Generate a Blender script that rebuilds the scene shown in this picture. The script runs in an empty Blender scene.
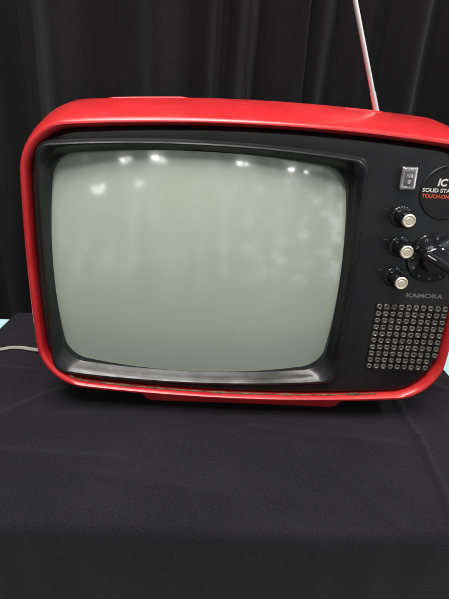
import bpy, bmesh, math, random
from mathutils import Vector, Matrix, noise
random.seed(4)
scn = bpy.context.scene
C = scn.collection
scn.view_settings.view_transform = 'Standard'
scn.view_settings.look = 'None'
scn.view_settings.exposure = 0

# ------------------------------------------------------------ calibration
F = 466.0
ey = Vector((-.050, .938, .344)).normalized()          # down along the tv face, camera axes
ex = Vector((.9987, .0441, .025)); ex = (ex - ex.dot(ey)*ey).normalized()
en = ex.cross(ey)
P0 = Vector(((197-224.5)/F*.4, (258-299.5)/F*.4, .4))
LEAN = math.radians(5.5)
def c2f(c): return Vector((ex.dot(c), en.dot(c), -ey.dot(c)))
RL = Matrix.Rotation(-LEAN, 3, 'X')
CAMF = c2f(-P0)
def face(px, py, y=0.0):
    """point on the plane y of the tv's own frame"""
    d = c2f(Vector(((px-224.5)/F, (py-299.5)/F, 1)))
    t = (y-CAMF.y)/d.y
    return CAMF + d*t
foot = face(235, 407, .012)
TZ = 0.75
O = Vector((0, 0, TZ + .0015 - (RL @ foot).z))
def f2w(p): return RL @ Vector(p) + O
def w2f(p): return RL.transposed() @ (Vector(p)-O)
CAMW = f2w(CAMF)
def onz(px, py, z=TZ):
    d = RL @ c2f(Vector(((px-224.5)/F, (py-299.5)/F, 1)))
    return CAMW + d*((z-CAMW.z)/d.z)
def ony(px, py, y):
    d = RL @ c2f(Vector(((px-224.5)/F, (py-299.5)/F, 1)))
    return CAMW + d*((y-CAMW.y)/d.y)
BASE = Vector((.0465, .10, w2f((0, .10, TZ)).z))       # the tv's base, own frame

# ------------------------------------------------------------ materials
def mat(name, col, rough=.5, metal=0, coat=0, sheen=0, bump=None, var=None, spec=.5, rvar=None, weave=None, dirt=None):
    m = bpy.data.materials.new(name); m.use_nodes = True
    nt = m.node_tree; b = nt.nodes['Principled BSDF']
    b.inputs['Base Color'].default_value = (*col, 1)
    b.inputs['Roughness'].default_value = rough
    b.inputs['Metallic'].default_value = metal
    b.inputs['Coat Weight'].default_value = coat
    b.inputs['Coat Roughness'].default_value = .12
    b.inputs['Specular IOR Level'].default_value = spec
    if sheen:
        b.inputs['Sheen Weight'].default_value = sheen
        b.inputs['Sheen Roughness'].default_value = .5
    tc = nt.nodes.new('ShaderNodeTexCoord')
    csock = None
    if var:
        sc, amt = var
        n = nt.nodes.new('ShaderNodeTexNoise'); n.inputs['Scale'].default_value = sc; n.inputs['Detail'].default_value = 6
        r = nt.nodes.new('ShaderNodeMapRange'); r.inputs[1].default_value = .3; r.inputs[2].default_value = .7
        r.inputs[3].default_value = 1-amt; r.inputs[4].default_value = 1+amt
        mx = nt.nodes.new('ShaderNodeVectorMath'); mx.operation = 'SCALE'; mx.inputs[0].default_value = col
        nt.links.new(tc.outputs['Object'], n.inputs['Vector']); nt.links.new(n.outputs['Fac'], r.inputs[0])
        nt.links.new(r.outputs[0], mx.inputs['Scale']); csock = mx.outputs[0]
    if weave:
        n = nt.nodes.new('ShaderNodeTexNoise'); n.inputs['Scale'].default_value = weave[0]; n.inputs['Detail'].default_value = 2
        r = nt.nodes.new('ShaderNodeMapRange'); r.inputs[1].default_value = .35; r.inputs[2].default_value = .65
        r.inputs[3].default_value = 1-weave[1]; r.inputs[4].default_value = 1+weave[1]
        mx = nt.nodes.new('ShaderNodeVectorMath'); mx.operation = 'SCALE'
        if csock: nt.links.new(csock, mx.inputs[0])
        else: mx.inputs[0].default_value = col
        nt.links.new(tc.outputs['Object'], n.inputs['Vector']); nt.links.new(n.outputs['Fac'], r.inputs[0])
        nt.links.new(r.outputs[0], mx.inputs['Scale']); csock = mx.outputs[0]
    for dcol, sc, lo, hi, amt in (dirt or ()):
        n = nt.nodes.new('ShaderNodeTexNoise'); n.inputs['Scale'].default_value = sc; n.inputs['Detail'].default_value = 9; n.inputs['Roughness'].default_value = .7
        r = nt.nodes.new('ShaderNodeMapRange'); r.inputs[1].default_value = lo; r.inputs[2].default_value = hi; r.inputs[4].default_value = amt
        mx = nt.nodes.new('ShaderNodeMix'); mx.data_type = 'RGBA'
        nt.links.new(tc.outputs['Object'], n.inputs['Vector']); nt.links.new(n.outputs['Fac'], r.inputs[0])
        nt.links.new(r.outputs[0], mx.inputs['Factor'])
        if csock: nt.links.new(csock, mx.inputs['A'])
        else: mx.inputs['A'].default_value = (*col, 1)
        mx.inputs['B'].default_value = (*dcol, 1); csock = mx.outputs['Result']
    if csock: nt.links.new(csock, b.inputs['Base Color'])
    if rvar:
        sc, lo, hi = rvar
        n = nt.nodes.new('ShaderNodeTexNoise'); n.inputs['Scale'].default_value = sc; n.inputs['Detail'].default_value = 6
        r = nt.nodes.new('ShaderNodeMapRange'); r.inputs[1].default_value = .35; r.inputs[2].default_value = .7
        r.inputs[3].default_value = lo; r.inputs[4].default_value = hi
        nt.links.new(tc.outputs['Object'], n.inputs['Vector']); nt.links.new(n.outputs['Fac'], r.inputs[0])
        nt.links.new(r.outputs[0], b.inputs['Roughness'])
    if bump:
        sc, st, dist = bump
        n = nt.nodes.new('ShaderNodeTexNoise'); n.inputs['Scale'].default_value = sc; n.inputs['Detail'].default_value = 3
        bp = nt.nodes.new('ShaderNodeBump'); bp.inputs['Strength'].default_value = st; bp.inputs['Distance'].default_value = dist
        nt.links.new(tc.outputs['Object'], n.inputs['Vector']); nt.links.new(n.outputs['Fac'], bp.inputs['Height'])
        nt.links.new(bp.outputs[0], b.inputs['Normal'])
    return m
M = dict(
 red=mat('red_plastic', (.52, .018, .022), .28, coat=.3, bump=(45, .10, .002), var=(14, .14), rvar=(20, .20, .46),
         dirt=(((.60, .07, .06), 9, .50, .74, .40), ((.75, .30, .26), 90, .65, .76, .45), ((.10, .025, .02), 60, .66, .8, .6))),
 black=mat('black_plastic', (.0068, .0068, .0078), .32, bump=(900, .12, .0004), rvar=(22, .26, .50), dirt=(((.03, .028, .027), 12, .5, .75, .35), ((.08, .075, .07), 160, .64, .8, .5),)),
 gloss=mat('glossy_black', (.0062, .0062, .0072), .3, coat=.1, bump=(50, .20, .0014), rvar=(26, .16, .62), spec=.42, dirt=(((.10, .09, .08), 120, .62, .8, .45),)),
 knob=mat('knob_black', (.007, .007, .008), .12, coat=.4),
 chrome=mat('chrome', (.86, .83, .80), .14, metal=1, bump=(260, .25, .0006)),
 rod=mat('pale_rod_metal', (.92, .84, .82), .30, metal=.85),
 silver=mat('silver_cap', (.88, .78, .60), .36, metal=.7),
 dull=mat('dull_metal', (.13, .125, .12), .45, metal=.4),
 letter=mat('silver_lettering', (.24, .235, .22), .4, metal=.5),
 faint=mat('faded_print', (.36, .35, .33), .6),
 grey=mat('grey_inlay', (.10, .10, .11), .18),
 white=mat('white_print', (.66, .64, .60), .6),
 orange=mat('orange_print', (.66, .085, .03), .6),
 glass=mat('phosphor_glass', (.395, .435, .362), .05, coat=.8, rvar=(9, .04, .10), bump=(16, .14, .002), var=(5, .04)),
 grille=mat('grille_plastic', (.006, .006, .006), .35, rvar=(80, .25, .5)),
 rim=mat('glint_stud', (.088, .083, .070), .26, spec=.8, var=(300, .7)),  # pale beige in the colour stands in for glints on the studs
 cord=mat('grey_cord', (.30, .28, .25), .5),
 cloth=mat('black_cloth', (.0104, .0098, .0114), .95, sheen=.07, spec=.12, bump=(1500, .28, .0003), var=(9, .22), weave=(1300, .42), dirt=(((.12, .12, .12), 300, .72, .80, .6),)),
 blue=mat('pale_blue_cloth', (.42, .68, .70), .8, sheen=.2, bump=(600, .3, .0004)),
 curtain=mat('black_curtain', (.0056, .0051, .0058), .8, sheen=.045, spec=.18, bump=(500, .4, .0006), var=(5, .3), weave=(700, .3)),
 floor=mat('grey_floor', (.18, .18, .18), .5, var=(4, .2)),
 wood=mat('table_laminate', (.35, .33, .3), .5),
 dust=mat('dust', (.15, .11, .06), .9, var=(120, .7)),
)

# ------------------------------------------------------------ helpers
def link(name, me, m, parent=None):
    o = bpy.data.objects.new(name, me); C.objects.link(o)
    me.materials.clear(); me.materials.append(m)
    if parent: o.parent = parent
    return o
def finish(name, bm, m, parent=None, smooth=35, fr=True):
    """meshes in the tv frame are moved so that the base is the origin"""
    if fr: bmesh.ops.translate(bm, verts=bm.verts, vec=-BASE)
    bmesh.ops.recalc_face_normals(bm, faces=bm.faces)
    me = bpy.data.meshes.new(name); bm.to_mesh(me); bm.free()
    if smooth:
        for p in me.polygons: p.use_smooth = True
        me.set_sharp_from_angle(angle=math.radians(smooth))
    return link(name, me, m, parent)
def outline(x0, x1, z0, z1, r, bx=0, bz=0, nc=10, ns=18):
    x0 += bx; x1 -= bx; z0 += bz; z1 -= bz
    cx, cz, hw, hh = (x0+x1)/2, (z0+z1)/2, (x1-x0)/2, (z1-z0)/2
    cs = [(x1-r, z1-r, 0), (x0+r, z1-r, 90), (x0+r, z0+r, 180), (x1-r, z0+r, 270)]
    pts = []
    for k, (a, b, s) in enumerate(cs):
        for i in range(nc+1):
            t = math.radians(s+90*i/nc); pts.append((a+r*math.cos(t), b+r*math.sin(t)))
        e = pts[-1]; a2, b2, s2 = cs[(k+1) % 4]; t = math.radians(s2)
        n = (a2+r*math.cos(t), b2+r*math.sin(t))
        for i in range(1, ns): pts.append((e[0]+(n[0]-e[0])*i/ns, e[1]+(n[1]-e[1])*i/ns))
    out = []
    for x, z in pts:
        u, w = (x-cx)/hw, (z-cz)/hh
        out.append((x+bx*(1-w*w)*u, z+bz*(1-u*u)*w))
    return out
def loft(bm, rings, cap0=False, cap1=False):
    L = [[bm.verts.new((x, y, z)) for x, z in pts] for y, pts in rings]
    n = len(L[0])
    for a, b in zip(L, L[1:]):
        for i in range(n): bm.faces.new((a[i], a[(i+1) % n], b[(i+1) % n], b[i]))
    if cap0: bm.faces.new(L[0])
    if cap1: bm.faces.new(L[-1])
    return L
def lathe(bm, c, prof, n=40, flute=0, fa=0):
    """turned about the axis towards the viewer; prof = (radius, height out of the face)"""
    L = []
    for r, h in prof:
        ring = []
        for i in range(n):
            t = 2*math.pi*i/n; rr = r*(1+(fa*math.cos(flute*t) if flute else 0))
            ring.append(bm.verts.new((c.x+rr*math.cos(t), c.y-h, c.z+rr*math.sin(t))))
        L.append(ring)
    for a, b in zip(L, L[1:]):
        for i in range(n): bm.faces.new((a[i], a[(i+1) % n], b[(i+1) % n], b[i]))
    bm.faces.new(L[-1]); bm.faces.new(L[0])
def box(bm, x0, x1, y0, y1, z0, z1, bev=0, seg=2):
    r = bmesh.ops.create_cube(bm, size=1)
    for v in r['verts']:
        v.co = Vector(((x0+x1)/2+v.co.x*(x1-x0), (y0+y1)/2+v.co.y*(y1-y0), (z0+z1)/2+v.co.z*(z1-z0)))
    if bev:
        es = list({e for v in r['verts'] for e in v.link_edges})
        bmesh.ops.bevel(bm, geom=es, offset=bev, segments=seg, affect='EDGES', profile=.6)
def tube(bm, pts, rad, n=12):
    pts = [Vector(p) for p in pts]; L = []
    rads = rad if isinstance(rad, (list, tuple)) else [rad]*len(pts)
    t0 = (pts[1]-pts[0]).normalized(); up = Vector((0, 1, 0)) if abs(t0.y) < .9 else Vector((1, 0, 0))
    for i, p in enumerate(pts):
        t = (pts[min(i+1, len(pts)-1)]-pts[max(i-1, 0)]).normalized()
        a = t.cross(up).normalized(); b = t.cross(a)
        L.append([bm.verts.new(p+rads[i]*(a*math.cos(2*math.pi*k/n)+b*math.sin(2*math.pi*k/n))) for k in range(n)])
    for a, b in zip(L, L[1:]):
        for k in range(n): bm.faces.new((a[k], a[(k+1) % n], b[(k+1) % n], b[k]))
    bm.faces.new(L[0]); bm.faces.new(L[-1])
def spline(ps, n=12):
    ps = [Vector(p) for p in ps]; q = [2*ps[0]-ps[1]]+ps+[2*ps[-1]-ps[-2]]; out = []
    for i in range(1, len(q)-2):
        for k in range(n):
            t = k/n; a, b, c, d = q[i-1:i+3]
            out.append(.5*((2*b)+(c-a)*t+(2*a-5*b+4*c-d)*t*t+(-a+3*b-3*c+d)*t**3))
    return out+[ps[-1]]
def text(s, c, size, m, parent, name='lettering', align='CENTER', bold=0, shear=0, width=None, rot=0):
    cu = bpy.data.curves.new('t', 'FONT'); cu.body = s; cu.size = size; cu.align_x = align; cu.align_y = 'CENTER'
    cu.extrude = .00012; cu.offset = bold; cu.shear = shear; cu.resolution_u = 4
    ob = bpy.data.objects.new('t', cu); C.objects.link(ob)
    me = bpy.data.meshes.new_from_object(ob.evaluated_get(bpy.context.evaluated_depsgraph_get()))
    bpy.data.objects.remove(ob)
    me.name = name
    w = max(v.co.x for v in me.vertices)-min(v.co.x for v in me.vertices)
    k = width/w if width else 1
    cr, sr = math.cos(rot), math.sin(rot)
    for v in me.vertices:
        x, y, z = v.co.x*k, v.co.y, v.co.z
        v.co = Vector((c.x+x*cr-y*sr, c.y-z, c.z+x*sr+y*cr))-BASE
    return link(name, me, m, parent)
def tag(o, label, cat, group=None, kind=None):
    if label: o['label'] = label
    if cat: o['category'] = cat
    if group: o['group'] = group
    if kind: o['kind'] = kind
    return o

# ------------------------------------------------------------ television
tv = bpy.data.objects.new('television', None); C.objects.link(tv)
tv.empty_display_size = .05
tv.location = f2w(BASE); tv.rotation_euler = (-LEAN, 0, 0)
tag(tv, 'red portable television with black front, grey green screen and raised antenna', 'television')

X0, X1, Z1, Z0 = -.139, .2305, .1073, -.1315
def body(e, et=None, eb=None, r=.034):
    et = e if et is None else et; eb = e if eb is None else eb
    return outline(X0-e, X1+e, Z0-eb, Z1+et, r, .004, .0105)
bm = bmesh.new()
loft(bm, [(.012, body(-.0005)), (.002, body(0)), (-.003, body(.0008)), (-.0050, body(.0024)), (-.0048, body(.0042, r=.036)),
          (-.002, body(.0061, r=.037)), (.004, body(.0074, .0094, .0072, r=.038)), (.018, body(.009, .0145, .0080, r=.039)),
          (.035, body(.010, .0195, .0078, r=.040)), (.055, body(.0105, .0228, .007, r=.041)), (.08, body(.010, .0235, .004, r=.042)),
          (.11, body(.008, .020, -.001, r=.043)), (.135, body(.004, .014, -.005, r=.044)), (.135, body(.001, .010, -.008, r=.044))])
shell = finish('shell', bm, M['red'], tv, 50)
bm = bmesh.new()
loft(bm, [(.134, body(.0005, .0095, -.0085, r=.044)), (.142, body(-.001, .008, -.010, r=.044)), (.18, body(-.016, -.004, -.020, r=.044)), (.205, body(-.034, -.018, -.032, r=.042)),
          (.213, body(-.044, -.028, -.042, r=.04))], cap1=True)
finish('back_cover', bm, M['black'], tv, 40)

# screen outline measured on its own plane
ys = .009
sl, sr_, st, sb = face(54, 250, ys).x, face(341, 258, ys).x, face(195, 152.5, ys).z, face(200, 369, ys).z
def scr(e, r=.017): return outline(sl-e, sr_+e, sb-e, st+e, r+e*.6, .0055, .0085)
rx0, rx1, rz0, rz1 = -.1315, .1365, -.1225, .0945
def ring(e, r=.009): return outline(rx0-e, rx1+e, rz0-e, rz1+e, r, .002, .007)
bm = bmesh.new()
loft(bm, [(.011, body(-.0006)), (.0035, body(-.0012)), (.0005, body(-.0035)), (0, body(-.0048)), (0, ring(.0015)), (-.0012, ring(.0004)), (-.0015, ring(-.001))])
panel = finish('front_panel', bm, M['black'], tv, 22)
bm = bmesh.new()
def mixr(t, e=.0012):
    a, b = ring(-.0015), scr(e)
    return [(p[0]*(1-t)+q[0]*t, p[1]*(1-t)+q[1]*t) for p, q in zip(a, b)]
loft(bm, [(-.0005, ring(-.0005)), (-.0028, ring(-.0009)), (-.0036, ring(-.0018)), (-.0034, mixr(.18)), (-.0014, mixr(.42)), (.0015, mixr(.6)), (.0028, mixr(.68)),
          (.0034, mixr(.72)), (.0065, mixr(.97)), (.009, mixr(1.0)), (.026, scr(.0008))])
finish('screen_surround', bm, M['gloss'], tv, 22)
bm = bmesh.new()
co = scr(.0012); cx, cz = (sl+sr_)/2, (sb+st)/2; hx, hz = (sr_-sl)/2, (st-sb)/2
DA, DB = .0118, .0105
def dome(x, z): return -.0045+DA*((x-cx)/hx)**2+DB*((z-cz)/hz)**2
NS = 30; L = []
for k in range(NS):
    s = 1-k/NS
    L.append([bm.verts.new((cx+(x-cx)*s, dome(cx+(x-cx)*s, cz+(z-cz)*s), cz+(z-cz)*s)) for x, z in co])
n = len(co)
for a, b in zip(L, L[1:]):
    for i in range(n): bm.faces.new((a[i], a[(i+1) % n], b[(i+1) % n], b[i]))
c = bm.verts.new((cx, dome(cx, cz), cz))
for i in range(n): bm.faces.new((L[-1][i], L[-1][(i+1) % n], c))
finish('screen', bm, M['glass'], tv, 80)
def mirrored(px, py):
    """direction in which the glass mirrors the room at this spot of the screen"""
    p = face(px, py, 0)
    for _ in range(6): p = face(px, py, dome(p.x, p.z))
    nrm = Vector((2*DA*(p.x-cx)/hx**2, -1, 2*DB*(p.z-cz)/hz**2)).normalized()
    v = (p-CAMF).normalized(); r = v-2*v.dot(nrm)*nrm
    return f2w(p), RL @ r

# red foot under the shell, flat on the table
bm = bmesh.new()
xa, xb = face(134, 403, .012).x, face(349, 403, .012).x
vs = []
for y in (.012, .16):
    for (x, s) in ((xa, 1), (xb, -1)):
        yb_ = f2w((0, y, -.15)).y; q = w2f((0, yb_, TZ+.0015))
        vs.append((bm.verts.new((x+s*.009, q.y, q.z)), bm.verts.new((x-s*.002, y, -.128))))
(a0, a1), (b0, b1), (c0, c1), (d0, d1) = vs
for f in ((a0, b0, b1, a1), (c0, d0, d1, c1), (a0, c0, c1, a1), (b0, d0, d1, b1), (a0, b0, d0, c0), (a1, b1, d1, c1)): bm.faces.new(f)
bmesh.ops.bevel(bm, geom=list(bm.edges), offset=.0055, segments=5, affect='EDGES')
finish('foot', bm, M['red'], tv)

# dusty seam along the bottom of the front
bm = bmesh.new()
pts = [(x, -.0006, z) for x, z in body(-.0003) if z < -.117 and -.125 < x < .18]
pts.sort()
tube(bm, spline(pts, 6), [.0005+.0014*max(0, noise.noise(Vector((i*.21, 2, 3)))+.2) for i in range(6*(len(pts)-1)+1)], 6)
finish('dust_seam', bm, M['dust'], tv)

# carrying handle, folded on the crown
bm = bmesh.new()
hy = .075
zt = lambda x, y=.075: (Z1-.0105+.0235)+.0105*(1-((x-.0465)/.19)**2)
ha, hb = face(102, 96, hy).x, face(192, 96, hy).x
pts = [(ha+(hb-ha)*t, hy, zt(ha+(hb-ha)*t)-.0022+.0012*min(1, 8*t, 8*(1-t))) for t in [i/24 for i in range(25)]]
tube(bm, pts, .0024, 10)
finish('handle', bm, M['red'], tv)

# antenna
ay = .06
a0 = face(377, 114, ay); a1 = face(355, 0, ay+.004); d = (a1-a0)
bm = bmesh.new()
tube(bm, [a0-d*.12, a0+d*.2], [.0026, .0026], 20); tube(bm, [a0+d*.2, a0+d*1.0], [.0022]*2, 20); tube(bm, [a0+d*1.0, a0+d*2.1], [.0016]*2, 12); tube(bm, [a0+d*2.1, a0+d*3.2], [.0010]*2, 12)
ant = finish('antenna', bm, M['rod'], tv)
bm = bmesh.new()
bmesh.ops.create_uvsphere(bm, u_segments=16, v_segments=10, radius=.0024, matrix=Matrix.Translation(a0+d*3.2))
finish('antenna_tip', bm, M['rod'], ant)
bm = bmesh.new()
za = zt(a0.x)
lathe(bm, Vector((0, 0, 0)), [(.0042, -.004), (.0042, .0005), (.0036, .0014), (.0028, .0016)], 24)
bmesh.ops.rotate(bm, verts=bm.verts, matrix=Matrix.Rotation(math.radians(-90), 3, 'X'))
bmesh.ops.translate(bm, verts=bm.verts, vec=(a0.x, ay, za-.0035))
finish('antenna_socket', bm, M['dull'], tv)
bm = bmesh.new()
tube(bm, [(x, .045, zt(x)-.0026) for x in [a0.x-.033+i*.0035 for i in range(10)]], .0013, 8)
finish('antenna_clip', bm, M['red'], tv)

# power button
p = face(407, 178, 0)
bm = bmesh.new(); w, h = .0068, .0092
box(bm, p.x-w, p.x+w, -.0048, .002, p.z-h, p.z+h, .0022, 4)
btn = finish('power_button', bm, M['chrome'], tv)
bm = bmesh.new(); box(bm, p.x-w*.6, p.x+w*.6, -.0052, -.003, p.z-h*.66, p.z+h*.66, .0006)
finish('button_inlay', bm, M['grey'], btn)
bm = bmesh.new(); box(bm, p.x-.0012, p.x+.0012, -.0055, -.005, p.z-.0042, p.z-.001, .0002)
box(bm, p.x-.0026, p.x+.0026, -.0054, -.005, p.z+.0006, p.z+.0036, .0003)
finish('button_mark', bm, M['chrome'], btn)

# badge
p = face(446.5, 193, 0)
bm = bmesh.new()
lathe(bm, p, [(.0222, -.001), (.0222, .0006), (.0216, .0012), (.0208, .0012), (.0204, .0004), (.0001, .0004)], 72)
bad = finish('badge', bm, M['gloss'], tv)
f = face(442.5, 183, -.0006); text('IC', Vector((f.x, -.0006, f.z)), .0078, M['white'], bad, bold=.0003, shear=.15, width=.0082)
f = face(422.5, 190, -.0006); text('SOLID STATE', Vector((f.x, -.0006, f.z)), .0043, M['white'], bad, bold=.0001, width=.0285, align='LEFT')
f = face(422, 196, -.0006); text('TOUCH-ON', Vector((f.x, -.0006, f.z)), .0044, M['orange'], bad, bold=.0001, width=.0225, align='LEFT')

# three pull knobs
for i, (px, py) in enumerate(((401, 217), (399, 247), (394, 277))):
    p = face(px, py, 0)
    bm = bmesh.new()
    lathe(bm, p, [(.0088, -.001), (.0088, .0008), (.0082, .0014), (.0065, .0016), (.0062, .006), (.0068, .0065), (.0066, .0165), (.0058, .0178), (.001, .0178)], 64, 16, .03)
    k = finish('knob', bm, M['knob'], tv, 40)
    bm = bmesh.new()
    lathe(bm, Vector((p.x, -.0176, p.z)), [(.0054, -.001), (.0054, .0006), (.0046, .0013), (.0030, .0008), (.0026, .0012), (.0002, .0012)], 40)
    finish('cap', bm, M['silver'], k)
    bm = bmesh.new(); box(bm, p.x-.0145, p.x-.0112, -.0004, .0004, p.z+.0058, p.z+.0062)
    finish('scale_mark', bm, M['dull'], tv, 0)

# channel dial
p = face(432, 258, 0)
bm = bmesh.new()
lathe(bm, p, [(.0220, -.001), (.0220, .0012), (.0214, .0020), (.0210, .0020), (.0124, .0034), (.0120, .0040), (.0114, .0100), (.0106, .0108), (.001, .0108)], 80)
dial = finish('channel_dial', bm, M['knob'], tv, 30)
for k in range(12):
    t = math.radians(90-30*k)
    text(str(k+2), Vector((p.x+.0178*math.cos(t), -.0028, p.z+.0178*math.sin(t))), .0030, M['faint'], dial, name='numeral', rot=t-math.pi/2)
bm = bmesh.new()
box(bm, -.0172, .0172, -.019, -.006, -.0038, .0038, .0024, 4)
bmesh.ops.rotate(bm, verts=bm.verts, matrix=Matrix.Rotation(math.radians(28), 3, 'Y'))
bmesh.ops.translate(bm, verts=bm.verts, vec=(p.x, 0, p.z))
grip = finish('grip', bm, M['knob'], dial)
bm = bmesh.new()
box(bm, -.0145, -.006, -.0193, -.018, -.0004, .0004, .0001)
bmesh.ops.rotate(bm, verts=bm.verts, matrix=Matrix.Rotation(math.radians(28), 3, 'Y'))
bmesh.ops.translate(bm, verts=bm.verts, vec=(p.x, 0, p.z))
finish('pointer', bm, M['white'], dial)

# maker's lettering
p = face(424, 296, 0)
text('KAMORA', Vector((p.x, -.0004, p.z)), .0054, M['letter'], tv, name='raised_lettering', bold=.0002, width=.033)

# speaker grille: rounded studs in a moulded lattice on the black front
g0 = face(379, 304, 0); pit = .0066; NC, NR = 10, 10
gx0 = .1608; gz1 = g0.z+.0005
def inside(x, z):                                         # keep clear of the rounded corner of the front
    dx, dz = x-(X1-.004-.034), (-.1245+.034)-z
    return not (dx > 0 and dz > 0 and math.hypot(dx, dz) > .0285) and x < X1-.0035
bm = bmesh.new(); bm2 = bmesh.new(); rr = random.Random(3)
for i in range(NC):
    for j in range(NR):
        x, z = gx0+(i+.5)*pit, gz1-(j+.5)*pit
        if not inside(x+.002, z-.002): continue
        h = pit/2
        box(bm, x-h, x-h+.0007, -.0012, .0005, z-h, z+h); box(bm, x-h+.0007, x+h, -.0010, .0004, z-h, z-h+.0007)
        k = rr.uniform(.92, 1.03)
        # squarish stud with a small dark dimple
        L4 = []
        for rad, hgt in ((.0029, 0), (.0028, .0008), (.0023, .0014), (.0016, .0015), (.0010, .0008), (.0002, .0006)):
            ring4 = []
            for a in range(16):
                t = 2*math.pi*a/16; sq = 1/(abs(math.cos(t))**3+abs(math.sin(t))**3)**(1/3)
                ring4.append(bm2.verts.new((x+.0003+rad*k*sq*math.cos(t), .0004-hgt, z+.0003+rad*k*sq*math.sin(t))))
            L4.append(ring4)
        for a, b in zip(L4, L4[1:]):
            for q in range(16): bm2.faces.new((a[q], a[(q+1) % 16], b[(q+1) % 16], b[q]))
        bm2.faces.new(L4[-1])
gr = finish('speaker_grille', bm, M['grille'], tv, 0)
finish('stud_rows', bm2, M['rim'], gr, 50)

# mains cord, lying on the cloth
w = [onz(60, 350, TZ+.012), onz(38, 350, TZ+.006), onz(18, 347.5, TZ+.004), onz(0, 349.5, TZ+.004), onz(-60, 362, TZ+.004), onz(-150, 366, TZ+.004)]
w = [Vector((-.02, .19, TZ+.05)), Vector((-.08, .18, TZ+.03))]+w
bm = bmesh.new()
for off in (-.0013, .0013): tube(bm, [w2f(q+Vector((0, off, 0))) for q in spline(w, 10)], .0014, 8)
finish('power_cord', bm, M['cord'], tv)

# ------------------------------------------------------------ table and cloths
yf = onz(224, 537).y
yb = onz(5, 316).y
tb = bpy.data.objects.new('table', None); C.objects.link(tb); tb.location = (.05, (yf+yb)/2, 0)
tag(tb, 'long narrow table hidden under the black and pale blue cloths', 'table')
def wpart(name, bm, m, parent, smooth=35):
    bmesh.ops.translate(bm, verts=bm.verts, vec=-parent.location)
    return finish(name, bm, m, parent, smooth, fr=False)
TX0, TX1 = -.72, .82
bm = bmesh.new(); box(bm, TX0, TX1, yf+.012, yb-.004, TZ-.03, TZ-.007, .003); wpart('tabletop', bm, M['wood'], tb)
for x in (TX0+.06, TX1-.06):
    for y in (yf+.05, yb-.05):
        bm = bmesh.new(); tube(bm, [(x, y, 0), (x, y, TZ-.03)], .014); wpart('leg', bm, M['grey'], tb)

creases = [(onz(390, 392), onz(418, 440), .0032, .0032), (onz(418, 440), onz(449, 512), .0036, .0032), (onz(449, 512), onz(475, 600), .0026, .004),
           (onz(60, 392), onz(-10, 425), .0030, .006), (onz(48, 380), onz(25, 470), .0016, .004),
           (onz(35, 372), onz(-20, 372), .0025, .005), (onz(60, 470), onz(230, 500), .0014, .005), (onz(250, 430), onz(420, 450), .0015, .006), (onz(430, 388), onz(460, 395), .002, .005),
           (onz(-20, 452), onz(120, 462), .0016, .005), (onz(130, 425), onz(200, 520), .0015, .0045), (onz(300, 440), onz(280, 525), .0014, .0045), (onz(330, 470), onz(400, 530), .0012, .0045), (onz(-300, 531), onz(800, 545), .0016, .005)]
def cl_h(x, y):
    z = 0
    for a, b, h, wd in creases:
        ab = (b-a).to_2d(); t = max(0, min(1, (Vector((x, y))-a.to_2d()).dot(ab)/ab.length_squared))
        dd = (Vector((x, y))-(a.to_2d()+ab*t)).length
        if dd < 3*wd: z += h*math.exp(-(dd/wd)**2)
    d2 = max(0, max(-.11-x, x-.2, -y-.0, y-.19))
    k = min(1, d2/.03)
    z += k*(.0026*(noise.noise(Vector((x*7, y*16, 1)))+.6)+.0024*(noise.noise(Vector((x*20+12*y, y*26, 3)))+.4)+.0007*noise.noise(Vector((x*50+8*y, y*42, 3))))
    return z
def cloth(name, m, x0, x1, yfr, backfn, z0, drop, off, nx=520, ny=170, nd=60, amp=1):
    bm = bmesh.new(); rows = []
    R = .007
    for j in range(nd+ny+9):
        row = []
        for i in range(nx+1):
            x = x0+(x1-x0)*i/nx
            yw = yfr-off-amp*(.0018*noise.noise(Vector((x*14, 1, 2)))+.0010*noise.noise(Vector((x*45, 1, 2))))
            if j < nd:                                        # hanging front
                t = 1-j/nd; zz = z0-R-t*drop
                sw = amp*(.35+.65*t)*(.009*math.sin(x*21+1.2*math.sin(x*6))+.005*math.sin(x*47+2))*min(1, t*6)
                p = (x, yw-sw-.010*t-.002*noise.noise(Vector((x*12, zz*9, 5)))*min(1, t*8), zz)
            elif j < nd+8:
                a = (j-nd)/8*math.pi/2
                p = (x, yw+R*(1-math.cos(a)), z0-R+R*math.sin(a)+cl_h(x, yfr+R)*amp*math.sin(a))
            else:
                t = (j-nd-8)/ny; ys_ = yw+R; yy = ys_+(backfn(x)-ys_)*t
                p = (x, yy, z0+(cl_h(x, yy)*amp if amp else 0))
            row.append(bm.verts.new(p))
        rows.append(row)
    for a, b in zip(rows, rows[1:]):
        for i in range(nx): bm.faces.new((a[i], a[i+1], b[i+1], b[i]))
    return finish(name, bm, m, None, 80, fr=False)
# the rear edge of the black cloth lies askew and lets the pale blue one show at both sides
pl0, pl1, pr0, pr1 = onz(-6, 337), onz(14, 318), onz(453, 384), onz(432, 345)
def back(x):
    if x < pl1.x:
        t = min(1, (pl1.x-x)/max(1e-4, pl1.x-pl0.x)); return yb+.004-(yb-pl0.y)*min(1, t)-.03*min(1, max(0, pl0.x-x)/.3)
    if x > pr1.x-.02:
        t = min(1, (x-pr1.x+.02)/max(1e-4, pr0.x-pr1.x+.02)); return yb+.004-(yb-pr0.y)*t
    return yb+.004
tag(cloth('pale_blue_tablecloth', M['blue'], TX0-.002, TX1+.002, yf+.006, lambda x: yb+.002, TZ-.006, .55, .0, 60, 30, 20, .0),
    'pale blue tablecloth peeking out past both rear corners of the black cloth', 'tablecloth')
bc = cloth('black_tablecloth', M['cloth'], TX0-.01, TX1+.01, yf, back, TZ, .66, .0)
tag(bc, 'creased black tablecloth under the red television, hanging over the table front', 'tablecloth')

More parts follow.
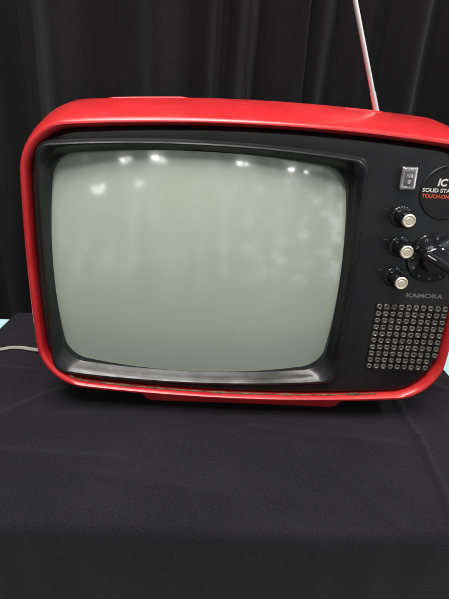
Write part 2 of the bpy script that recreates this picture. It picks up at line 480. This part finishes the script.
# ------------------------------------------------------------ curtains
def curtain(x0, x1, y, seed, label, pleat=.055, amp=.02):
    rnd = random.Random(seed); bm = bmesh.new(); nx = int((x1-x0)/.003); nz = 26
    H = 2.3
    ks = [x0]
    while ks[-1] < x1: ks.append(ks[-1]+pleat*rnd.uniform(.4, 1.8))
    am = [rnd.uniform(.35, 1.3) for _ in ks]; sk = [rnd.uniform(.55, 1.8) for _ in ks]
    def off(x, z):
        xx = x+.018*math.sin(z*1.7+seed)+.014*noise.noise(Vector((x*4, z*2.4, seed)))
        for i in range(len(ks)-1):
            if ks[i] <= xx < ks[i+1]:
                t = ((xx-ks[i])/(ks[i+1]-ks[i]))**sk[i]; s = math.sin(math.pi*t)
                return -amp*am[i]*(s**.75)+amp*.26*math.sin(3*math.pi*t)*am[i]+.004*noise.noise(Vector((xx*42, z*2.5, seed+4)))
        return 0
    rows = []
    for j in range(nz+1):
        z = .02+H*j/nz
        rows.append([bm.verts.new((x0+(x1-x0)*i/nx, y+off(x0+(x1-x0)*i/nx, z)*(.75+.25*math.cos(z*2)), z)) for i in range(nx+1)])
    for a, b in zip(rows, rows[1:]):
        for i in range(nx): bm.faces.new((a[i], a[i+1], b[i+1], b[i]))
    o = finish('curtain', bm, M['curtain'], None, 80, fr=False)
    m = o.modifiers.new('thickness', 'SOLIDIFY'); m.thickness = .0012
    return tag(o, label, 'curtain', 'black curtains hanging behind the television')
cy = yb+.15
xa = ony(24, 60, cy).x; xb = ony(287, 50, cy).x
curtain(-1.3, xa+.03, cy+.07, 1, 'leftmost black curtain, a dark strip at the left edge of the photo', .08, .03)
curtain(xa, xb+.02, cy, 2, 'wide middle black curtain, hanging behind the screen half of the television', .066, .058)
curtain(xb, 1.5, cy+.03, 3, 'rightmost black curtain, hanging behind the raised antenna', .066, .058)
bm = bmesh.new(); box(bm, -2.5, 2.5, -2.5, 2, -.05, 0)
tag(finish('floor', bm, M['floor'], None, 0, fr=False), 'plain grey floor under the draped table', 'floor', kind='structure')

# ------------------------------------------------------------ light: a dim hall with small ceiling lamps, plus larger added lamps
w = bpy.data.worlds.new('World'); scn.world = w; w.use_nodes = True
nt = w.node_tree; bg = nt.nodes['Background']; N = nt.nodes.new; LK = nt.links.new
tc = N('ShaderNodeTexCoord'); sp = N('ShaderNodeSeparateXYZ'); rp = N('ShaderNodeValToRGB')
mp = N('ShaderNodeMapRange'); mp.inputs[1].default_value = -1; mp.inputs[2].default_value = 1
LK(tc.outputs['Generated'], sp.inputs[0]); LK(sp.outputs['Z'], mp.inputs[0]); LK(mp.outputs[0], rp.inputs[0])
rp.color_ramp.elements[0].color = (.015, .015, .017, 1); rp.color_ramp.elements[0].position = .30
e2 = rp.color_ramp.elements.new(.44); e2.color = (.24, .245, .25, 1)
rp.color_ramp.elements[-1].color = (.28, .29, .31, 1)
def patches(scale, lo, hi, v0, v1, detail):
    g = N('ShaderNodeMapping'); g.inputs['Scale'].default_value = scale
    n = N('ShaderNodeTexNoise'); n.inputs['Scale'].default_value = 1.0; n.inputs['Detail'].default_value = detail
    r = N('ShaderNodeMapRange'); r.inputs[1].default_value = lo; r.inputs[2].default_value = hi; r.inputs[3].default_value = v0; r.inputs[4].default_value = v1
    LK(tc.outputs['Generated'], g.inputs[0]); LK(g.outputs[0], n.inputs['Vector']); LK(n.outputs['Fac'], r.inputs[0]); return r.outputs[0]
pA = patches((16, 5, 1.6), .48, .64, .2, 9.0, 3)           # tall pale noise streaks, added for the screen glass to mirror
pB = patches((17, 12, 13), .53, .66, .0, 30.0, 5)          # small bright noise patches, added to mottle the screen's reflections
sd = N('ShaderNodeMapRange'); sd.inputs[1].default_value = .05; sd.inputs[2].default_value = .75; sd.inputs[3].default_value = .10; sd.inputs[4].default_value = 1.3
LK(sp.outputs['X'], sd.inputs[0])
mu = N('ShaderNodeMath'); mu.operation = 'MULTIPLY'; LK(pB, mu.inputs[0]); LK(sd.outputs[0], mu.inputs[1])
ad = N('ShaderNodeMath'); ad.operation = 'ADD'; LK(pA, ad.inputs[0]); LK(mu.outputs[0], ad.inputs[1])
vm = N('ShaderNodeVectorMath'); vm.operation = 'SCALE'; LK(rp.outputs[0], vm.inputs[0]); LK(ad.outputs[0], vm.inputs['Scale'])
LK(vm.outputs[0], bg.inputs['Color']); bg.inputs['Strength'].default_value = .36
def lamp(loc, target, sx, sy, power, col=(1, .98, .95), shape='RECTANGLE'):
    l = bpy.data.lights.new('ceiling_and_fill_lamp', 'AREA'); l.shape = shape; l.size = sx; l.size_y = sy; l.energy = power; l.color = col
    o = bpy.data.objects.new('ceiling_and_fill_lamp', l); C.objects.link(o); o.location = loc
    o.rotation_euler = (Vector(target)-Vector(loc)).to_track_quat('-Z', 'Y').to_euler()
    return o
# hall lamps, hung where the glass mirrors them
for (px, py, sx, sy, p) in ((123, 161, .06, .04, .26), (129, 159, .05, .03, .14), (156, 158, .08, .045, .6), (164, 160, .05, .04, .18), (240, 163, .07, .03, .32), (247, 164, .04, .03, .14), (292, 169, .07, .04, .38), (306, 172, .05, .04, .15),
                            (97, 190, .17, .13, .36), (103, 186, .08, .08, .12), (139, 184, .12, .12, .2)):
    q, r = mirrored(px, py)
    lamp(q+r*2.6, q, sx, sy, p, shape='ELLIPSE')
lamp((-.3, -.55, 2.6), (0, 0, .8), 1.0, .5, 27)  # large soft lamp, added as main light outside the screen's reflection
lamp((-.1, -.05, 2.4), (0, .05, .8), 1.4, .12, 11)  # unseen strip lamp, added for a sheen along the shell's top
lamp((1.5, .0, 2.3), (.1, .4, 1.0), .5, .2, 18)  # unseen side lamp, added to graze the curtain and bring out its folds
lamp((-.2, -1.2, 2.9), (0, 0, .8), 1.0, .3, 22)

# ------------------------------------------------------------ camera
cam = bpy.data.cameras.new('Camera'); co_ = bpy.data.objects.new('Camera', cam); C.objects.link(co_)
cam.sensor_fit = 'VERTICAL'; cam.sensor_height = 24; cam.lens = F/599*24; cam.clip_start = .02; cam.clip_end = 50
R = Matrix((RL @ c2f(Vector((1, 0, 0))), RL @ c2f(Vector((0, -1, 0))), RL @ c2f(Vector((0, 0, -1))))).transposed()
co_.matrix_world = Matrix.Translation(CAMW) @ R.to_4x4()
scn.camera = co_
